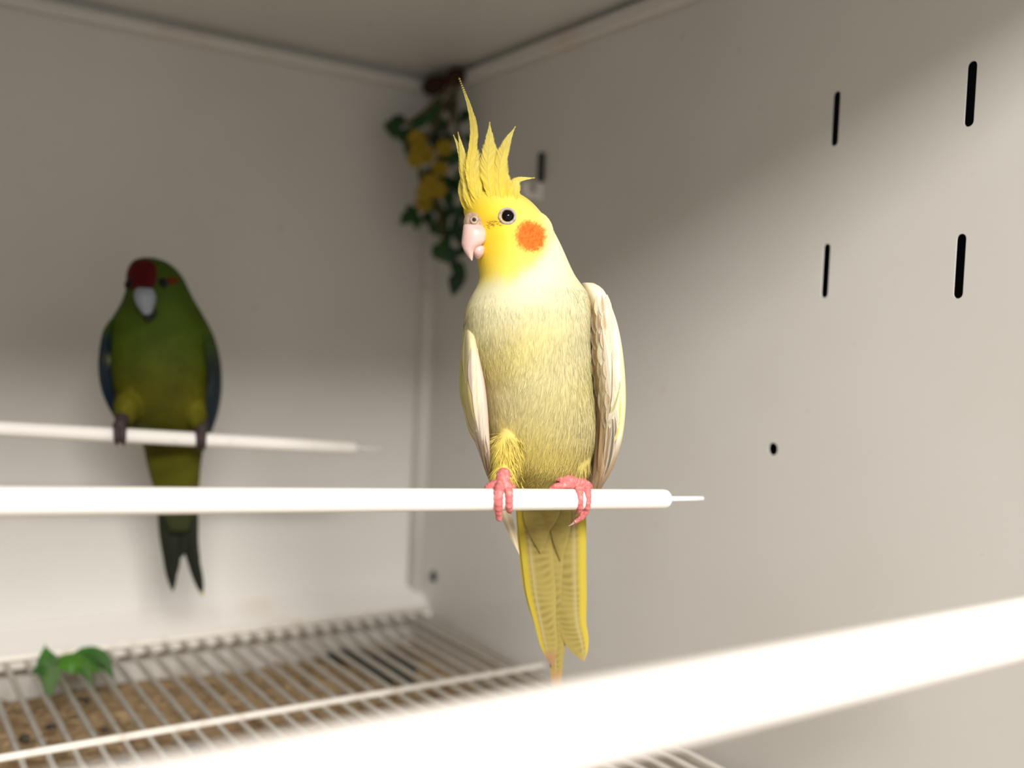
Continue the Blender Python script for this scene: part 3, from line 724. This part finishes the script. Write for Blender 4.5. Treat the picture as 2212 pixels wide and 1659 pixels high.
# image-left wing
for pts, w, b_, e_, t_ in [
    ([(1008, 700), (1003, 740), (1002, 780), (1006, 830)], 8, np.array([.68, .62, .36]), w_yel * .9, w_pink), ([(1018, 750), (1016, 785), (1017, 820), (1022, 860)], 6, w_grey * 1.1, w_pink, w_pink),
    ([(1031, 752), (1029, 800), (1032, 880), (1042, 960)], 9, np.array([.86, .74, .52]), w_white, w_white), ([(1040, 800), (1040, 860), (1044, 930), (1050, 990)], 7, w_white, w_pink, w_tan),
    ([(1002, 740), (999, 800), (1004, 870), (1018, 930)], 9, w_yel * .8, np.array([.6, .56, .22]), w_yel), ([(997, 800), (999, 860), (1012, 915), (1036, 948)], 7, w_yel * .85, w_white, w_white),
    ([(996, 830), (1002, 885), (1022, 935), (1050, 958)], 4, np.array([.66, .60, .28]), w_white * 1.05, w_white), ([(1000, 870), (1010, 920), (1028, 955), (1048, 974)], 4, np.array([.66, .60, .28]), w_white * 1.05, w_white),
    ([(1006, 880), (1014, 910), (1026, 930), (1034, 934)], 3.5, w_yel, w_white, w_white), ([(1010, 780), (1012, 840), (1020, 890), (1030, 925)], 6, w_yel * .75, w_tan, w_tan),
    ([(1034, 900), (1044, 960), (1052, 1010), (1060, 1042)], 6, w_tan * .8, w_pink, w_tan), ([(1024, 920), (1036, 965), (1046, 1005), (1057, 1040)], 5, w_grey, w_tan, w_dk * 2), ([(1046, 930), (1052, 975), (1057, 1015), (1062, 1045)], 4, w_dk * 1.6, w_tan, w_dk)]:
    wfeather(bL, wL, pts, w, b_, e_, t_, .0009, .55)
# long wing tip feather that shows below the perch
def free_feather(name, parent, pts, w, colf, peak=.5, fold=.15, nrm=None, n=40, nc=4, wf=None):
    P = [PT(*p) for p in pts]
    V, Fc, K = blade(P, wf or leafw2(w * pts[0][2] / F, peak), -hz if nrm is None else nrm, colf, n, nc, fold)
    return mkmesh(name, V, Fc, M_feather, parent, K)
free_feather('wing_tip_feather', wL, [(1062, 1030, .566), (1084, 1090, .572), (1103, 1140, .576), (1122, 1198, .580)], 11, lambda u, v: lerp(np.array([.60, .50, .33]), np.array([.78, .68, .50]), sst(.0, .3, u + .3) * sst(.7, .2, u)), .5)

# ---- tail
tl = MB(); V, Fc = loft(resample([(1060, 1130, 1240, .592, .005), (1100, 1134, 1240, .596, .004), (1130, 1150, 1225, .600, .002), (1150, 1180, 1205, .602, .001)], 20), PH, 32); tl.add(V, Fc, np.array([.50, .42, .15]))
tail = tl.build('tail', M_plume, ck)
T_ol = np.array([.42, .34, .10]); T_dk = np.array([.27, .205, .055]); T_ye = np.array([.60, .48, .06]); T_pk = np.array([.42, .24, .13]); T_sh = np.array([.54, .45, .22])
def tailcol(yel_side, shaft=0.0, bars=24, tipc=T_pk, tip0=.9, ph=0, amp=.75):
    def f(u, v):
        b = .5 + .5 * math.sin(2 * math.pi * (v * bars + .45 * u * u + ph + .22 * math.sin(v * 23 + u * 2.2))); b *= .65 + .35 * math.sin(v * 17 + 3 * u + ph * 9)
        c = lerp(T_ol, T_dk, amp * b * sst(.98, .55, abs(u)))
        if yel_side: c = lerp(c, T_ye, sst(.52, .72, -u * yel_side))
        c = lerp(c, T_sh, .8 * math.exp(-((u + shaft) / .10) ** 2))
        return lerp(c, tipc, sst(tip0, tip0 + .08, v))
    return f
def tw(w0, w1, w2, d=.59):
    def f(v):
        w = lerp(w0, w1, sst(0, .5, v)) if v < .5 else lerp(w1, w2, sst(.5, .84, v))
        return (w if v < .80 else w * max(.04, math.cos((v - .80) / .20 * math.pi / 2) ** .75)) * d / F
    return f
nT = unit(-hz * .97 - r0 * .15)
TF = [('R', [(1222, 1070, .590), (1227, 1160, .598), (1229, 1270, .606), (1236, 1350, .611), (1261, 1428, .615)], tw(38, 37, 30), tailcol(1, .35, 26, np.array([.50, .36, .13]), .93)),
      ('L', [(1150, 1070, .590), (1156, 1160, .598), (1166, 1260, .606), (1178, 1350, .611), (1194, 1440, .616)], tw(36, 34, 22), tailcol(-1, -.35, 26, T_pk, .88, .3)),
      ('C', [(1188, 1080, .592), (1192, 1200, .602), (1197, 1320, .611), (1200, 1420, .618), (1200, 1500, .623)], tw(26, 26, 13), tailcol(0, 0, 30, np.array([.50, .31, .15]), .80, .1)),
      ('C2', [(1196, 1080, .594), (1200, 1200, .604), (1204, 1330, .613), (1206, 1430, .620), (1205, 1512, .625)], tw(22, 22, 9), tailcol(0, 0, 30, np.array([.52, .33, .16]), .80, .5)),
      ('L2', [(1134, 1070, .594), (1140, 1160, .602), (1152, 1260, .610), (1168, 1340, .615), (1184, 1400, .618)], tw(22, 24, 16), tailcol(-1, -.2, 24, T_pk, .95, .6)),
      ('R2', [(1240, 1070, .596), (1246, 1170, .604), (1250, 1270, .612), (1254, 1340, .617), (1262, 1400, .620)], tw(24, 18, 12), tailcol(1, .1, 24, np.array([.50, .36, .13]), .93, .2))]
for nm, pts, wf_, cf in TF:
    free_feather('tail_feather', tail, pts, 0, cf, nrm=nT, n=130, nc=8, fold=.10, wf=wf_)
for pts, w, ph in [([(1156, 1050, .586), (1160, 1110, .589), (1164, 1150, .593), (1168, 1195, .599)], 31, 0), ([(1207, 1050, .586), (1209, 1110, .590), (1210, 1160, .594), (1211, 1212, .601)], 25, .4),
                   ([(1184, 1050, .583), (1187, 1090, .585), (1186, 1120, .588), (1184, 1150, .593)], 24, .2), ([(1236, 1050, .589), (1240, 1110, .594), (1240, 1165, .600)], 18, .7)]:
    free_feather('tail_covert', tail, pts, w, tailcol(0, 3, 8, T_ol, 1.2, ph, .35), .35, .16, nT, 50, 6)

# ---- feet
def D(x, off): return dp(x) + off
def toe(pts): return [(x, y, D(x, o)) for x, y, o in pts]
def wrap(x0, x1, y_end, r_, x2=None, start=1046, lead=None):
    """toe laid from the perch top over its front; pixel rows follow the rod's round section"""
    R_ = .00585 + r_ * .80; pts = []
    n = 6; yc = 1078
    a0 = math.radians(100); tot = math.asin(min(1, max(-1, (y_end - yc) * dp(x0) / F / R_)))
    for i in range(n):
        t = i / (n - 1); a = lerp(a0, -tot, t); x = lerp(x0, x1, t) if x2 is None else (lerp(x0, x1, t * 2) if t < .5 else lerp(x1, x2, t * 2 - 1))
        pts.append((x, yc - R_ * math.sin(a) * F / dp(x), D(x, -R_ * math.cos(a))))
    return pts
r1 = .00205
tA = wrap(1083, 1077, 1103, r1, 1077); tB = wrap(1094, 1100, 1098, .0018, 1100)
foot('foot', [(toe([(1088, 1026, .004), (1086, 1038, .001), (1085, 1048, -.0005)]), [.0036, .0034, .0031]),
              (tA + [(1078, 1119, D(1078, -.0015))], [.0026, .0023, .0022, .0021, .0020, .0015]), (tB + [(1101, 1103, D(1101, -.001))], [.0023, .0020, .0019, .0018, .0014]),
              (toe([(1083, 1044, .001), (1066, 1047, .003), (1054, 1053, .006), (1050, 1066, .0085)]), [.0024, .0019, .0017, .0013]), (toe([(1093, 1044, .001), (1104, 1048, .003), (1109, 1055, .006), (1110, 1068, .0085)]), [.0022, .0018, .0016, .0013])],
     ck, M_skin, [(toe([(1078, 1114, -.003), (1080, 1122, .000), (1083, 1128, .004)]), .0010), (toe([(1101, 1100, -.003), (1103, 1107, 0), (1104, 1111, .003)]), .0009)], M_claw)
tC = wrap(1248, 1252, 1100, .0018, 1252); tD = wrap(1262, 1270, 1102, .0018, 1267)
foot('foot', [(toe([(1204, 1030, .006), (1222, 1034, .003), (1242, 1040, .000), (1256, 1044, -.0005)]), [.0024, .0026, .0031, .0030]),
              (tC + [(1250, 1106, D(1250, -.001))], [.0026, .0020, .0019, .0018, .0013]), (tD + [(1258, 1116, D(1258, -.001)), (1243, 1127, D(1243, .003))], [.0026, .0021, .0019, .0018, .0016, .0011]),
              (toe([(1244, 1046, .0), (1222, 1048, .001), (1202, 1050, .003), (1190, 1056, .006)]), [.0022, .0017, .0016, .0012]), (toe([(1266, 1046, .001), (1273, 1052, .004), (1276, 1066, .0085)]), [.0022, .0018, .0013])],
     ck, M_skin, [(toe([(1245, 1125, .002), (1236, 1132, .005), (1227, 1137, .008)]), .0010), (toe([(1250, 1104, -.002), (1247, 1111, .001), (1242, 1115, .004)]), .0009)], M_claw)

# ------------------------------------------------------------------ the green parakeet
kd = lambda x: .786 + (x - 350) * .000233
kk = empty('green_parakeet', PT(350, 925, kd(350)))
tag(kk, 'dark green parrot with a red crown and pale grey beak on the rear perch', 'bird')
K0 = .806
rowsK = [(557, 308, 338, K0, .007), (563, 292, 358, K0, .016), (575, 282, 376, K0, .021), (595, 276, 393, K0, .0245), (620, 276, 405, K0, .0265), (645, 272, 417, K0, .028), (670, 262, 431, K0 + .001, .030), (700, 247, 446, K0 + .002, .033), (735, 238, 456, K0 + .003, .036),
         (775, 236, 462, K0 + .004, .038), (815, 240, 463, K0 + .005, .038), (850, 247, 460, K0 + .007, .036), (880, 257, 454, K0 + .009, .033), (905, 270, 447, K0 + .012, .028), (930, 296, 440, K0 + .016, .022), (960, 314, 436, K0 + .020, .016), (1000, 322, 430, K0 + .024, .012), (1050, 335, 426, K0 + .028, .009), (1100, 352, 418, K0 + .031, .006)]
mb = MB(); V, Fc = loft(resample(rowsK, 90), PH, 56); mb.add(V, Fc); kp = .80 / F
for (x, y, d, rx, ry, rz) in [(275, 880, K0 - .028, 27, 32, 38), (425, 885, K0 + .0, 25, 34, 40), (318, 612, K0 - .012, 34, 34, 44)]:
    V, Fc = ellipsoid(PT(x, y, d), [rt * rx * kp, hz * ry * kp, up * rz * kp]); mb.add(V, Fc)
kb = fuse(mb, .0014, 8); kb.name = 'body'; kb.materials.append(M_plume); kbv = bvh_of(kb)
def kk_col(p, nn, x, y):
    c = lerp(np.array([.060, .105, .005]), np.array([.085, .090, .004]), sst(700, 860, y))
    c = c * (.85 + .3 * n1(p, 160))
    c = lerp(c, np.array([.05, .105, .008]), sst(690, 640, y) * .7)
    c = lerp(c, np.array([.16, .15, .005]), .8 * math.exp(-(((x - 275) / 28) ** 2 + ((y - 870) / 34) ** 2)))
    c = lerp(c, np.array([.16, .15, .005]), .8 * math.exp(-(((x - 428) / 26) ** 2 + ((y - 880) / 34) ** 2)))
    front = (nn @ -hz) > -.2
    if front:
        c = lerp(c, np.array([.10, .002, .006]), sst(1.12, .92, (abs((x - 305) / 33) ** 3 + abs((y - 594) / 32) ** 3) ** (1 / 3)))
        c = lerp(c, np.array([.16, .006, .006]), .8 * sst(1.3, .8, math.hypot((x - 370) / 15, (y - 607) / 8)))
    return c * np.array([.80, .76, .60])
Vb, Nb = arrays(kb); setcol(kb, [kk_col(p, nn, *px(p)[:2]) for p, nn in zip(Vb, Nb)]); link('body', kb, kk)
KB = PT(312, 650, K0 - .03)
strands(kb, kk_col, lambda p, nn, x, y: lerp(-ZU, unit(p - KB), sst(720, 650, y)), 9000, lambda p, x, y: lerp(.007, .0035, sst(720, 650, y)), .00045, 'downy_plumage', kk, skip=lambda p, x, y: y > 925)
# beak
dB = K0 - .034
part_rows([(622, 298, 328, dB, .004), (628, 293, 333, dB, .007), (640, 291, 336, dB - .001, .0085), (652, 293, 335, dB - .001, .0085), (663, 298, 332, dB - .001, .007), (672, 304, 329, dB - .001, .0055), (680, 309, 327, dB - .001, .004)], M_kbeak, 'upper_beak', kk)
part_rows([(676, 306, 329, dB - .0008, .0045), (684, 311, 327, dB - .0008, .0034), (692, 316, 324, dB - .0008, .002), (697, 319, 322, dB - .0008, .0008)], M_kblack, 'beak_tip', kk)
part_rows([(670, 318, 338, dB + .004, .004), (680, 317, 337, dB + .004, .005), (690, 320, 332, dB + .004, .003)], M_kblack, 'lower_beak', kk)
for x, y in ((352, 612), (281, 615)):
    P, nn = hit(kbv, x, y); V, Fc = ellipsoid(P, [rt * .0032, -hz * .0025, up * .0032], 18, 12); e = mkmesh('eye', V, Fc, M_eye, kk)
    torus(P - hz * .001, -unit(hz), .0036, .0006, M_kblack, 'eye_ring', e)
# wings
def kw_col(side):
    def f(p, x, y):
        c = np.array([.010, .016, .020])
        c = lerp(c, np.array([.006, .018, .045]), sst(.3, .8, n1(p, 60, side)))
        c = lerp(c, np.array([.030, .062, .008]), sst(800, 740, y) if side > 0 else sst(745, 700, y))
        if side < 0: c = lerp(c, np.array([.28, .30, .13]), math.exp(-(((x - 234) / 6) ** 2 + ((y - 778) / 10) ** 2)))
        return c
    return f
for side, rows in ((-1, [(690, 240, 256, K0 - .012, .008), (715, 228, 256, K0 - .012, .02), (750, 222, 258, K0 - .012, .026), (790, 220, 256, K0 - .011, .028), (830, 224, 257, K0 - .010, .027), (865, 235, 262, K0 - .007, .024), (900, 252, 272, K0 - .003, .018), (930, 268, 282, K0 + .003, .012)]),
                   (1, [(705, 436, 452, K0 + .014, .010), (730, 442, 463, K0 + .014, .020), (765, 447, 472, K0 + .014, .027), (800, 450, 477, K0 + .015, .029), (840, 449, 478, K0 + .017, .028), (875, 446, 474, K0 + .020, .025), (905, 442, 467, K0 + .024, .020), (935, 438, 456, K0 + .030, .014), (955, 436, 447, K0 + .036, .008)])):
    V, Fc = loft(resample(rows, 50), math.radians(8), 32); f = kw_col(side)
    w_ = mkmesh('wing', V, Fc, M_plume, kk, [f(p, *px(p)[:2]) for p in V]); bw_ = bvh_of(w_.data)
    xs = (230, 240, 250) if side < 0 else (456, 464, 470)
    for j, x in enumerate(xs):
        pts = [(x, 750 + 25 * j), (x + 1, 820), (x + (12 if side < 0 else -5), 870), (x + (26 if side < 0 else -14), 925)]
        wfeather(bw_, w_, pts, 8, np.array([.010, .018, .045]), np.array([.03, .05, .03]), np.array([.008, .008, .01]), .001, .5)
# tail
kt = MB(); V, Fc = loft(resample([(960, 326, 426, K0 + .030, .007), (1040, 338, 424, K0 + .034, .006), (1100, 352, 418, K0 + .037, .004), (1150, 370, 405, K0 + .039, .002)], 16), PH, 24); kt.add(V, Fc, np.array([.03, .034, .010]))
ktl = kt.build('tail', M_plume, kk); kc = np.array([.013, .016, .010]); kc2 = np.array([.030, .034, .018])
kcol = lambda u, v: lerp(kc2, kc, sst(.2, .8, v))
def kt_tip(u, v): return lerp(kcol(u, v), np.array([.55, .48, .20]), sst(.955, .99, v))
for pts, w, cf in [([(352, 960, K0 + .036), (360, 1080, K0 + .041), (364, 1180, K0 + .045), (373, 1278, K0 + .049)], tw(22, 24, 15, .85), kcol), ([(374, 960, K0 + .038), (378, 1080, K0 + .043), (376, 1160, K0 + .046), (380, 1245, K0 + .049)], tw(22, 22, 13, .85), kcol),
                   ([(402, 960, K0 + .040), (402, 1080, K0 + .045), (410, 1180, K0 + .049), (438, 1290, K0 + .053)], tw(22, 22, 14, .85), kt_tip), ([(416, 960, K0 + .042), (413, 1080, K0 + .047), (416, 1160, K0 + .050), (430, 1250, K0 + .053)], tw(14, 15, 10, .85), kcol),
                   ([(386, 960, K0 + .037), (388, 1080, K0 + .042), (390, 1150, K0 + .045), (392, 1205, K0 + .047)], tw(24, 22, 14, .85), kcol)]:
    free_feather('tail_feather', ktl, pts, 0, cf, nrm=nT, n=40, nc=4, wf=cf and w)
# feet gripping the rear perch
def kdp(x): return kd(x)
Lp = lambda x: lerp(926, 968, x / 768)                    # pixel row of the rear perch axis
for xs, leg in (((252, 266), (268, 900)), ((428, 440), (436, 905))):
    ch = [([(leg[0], leg[1] - 8, kdp(leg[0]) + .008), (sum(xs) / 2 + 2, Lp(xs[0]) - 26, kdp(xs[0]) + .001), (sum(xs) / 2, Lp(xs[0]) - 20, kdp(xs[0]) - .001)], [.005, .0042, .0036])]
    for x in xs:
        R_ = .0058 + .0016; d = kdp(x); pts = []
        for i in range(6):
            a = math.radians(lerp(100, -42, i / 5)); pts.append((x, Lp(x) - R_ * math.sin(a) * F / d, d - R_ * math.cos(a)))
        ch.append((pts, [.0028, .0023, .0021, .0018]))
        ch.append(([(x, Lp(x) - 20, d + .001), (x - 3, Lp(x) - 14, d + .006), (x - 4, Lp(x) + 2, d + .0085)], [.0024, .002, .0015]))
    foot('foot', ch, kk, M_kfoot, [([(x, Lp(x) + 12, kdp(x) - .005), (x + 1, Lp(x) + 20, kdp(x) - .001), (x + 2, Lp(x) + 25, kdp(x) + .003)], .0011) for x in xs], M_kblack, .0007)
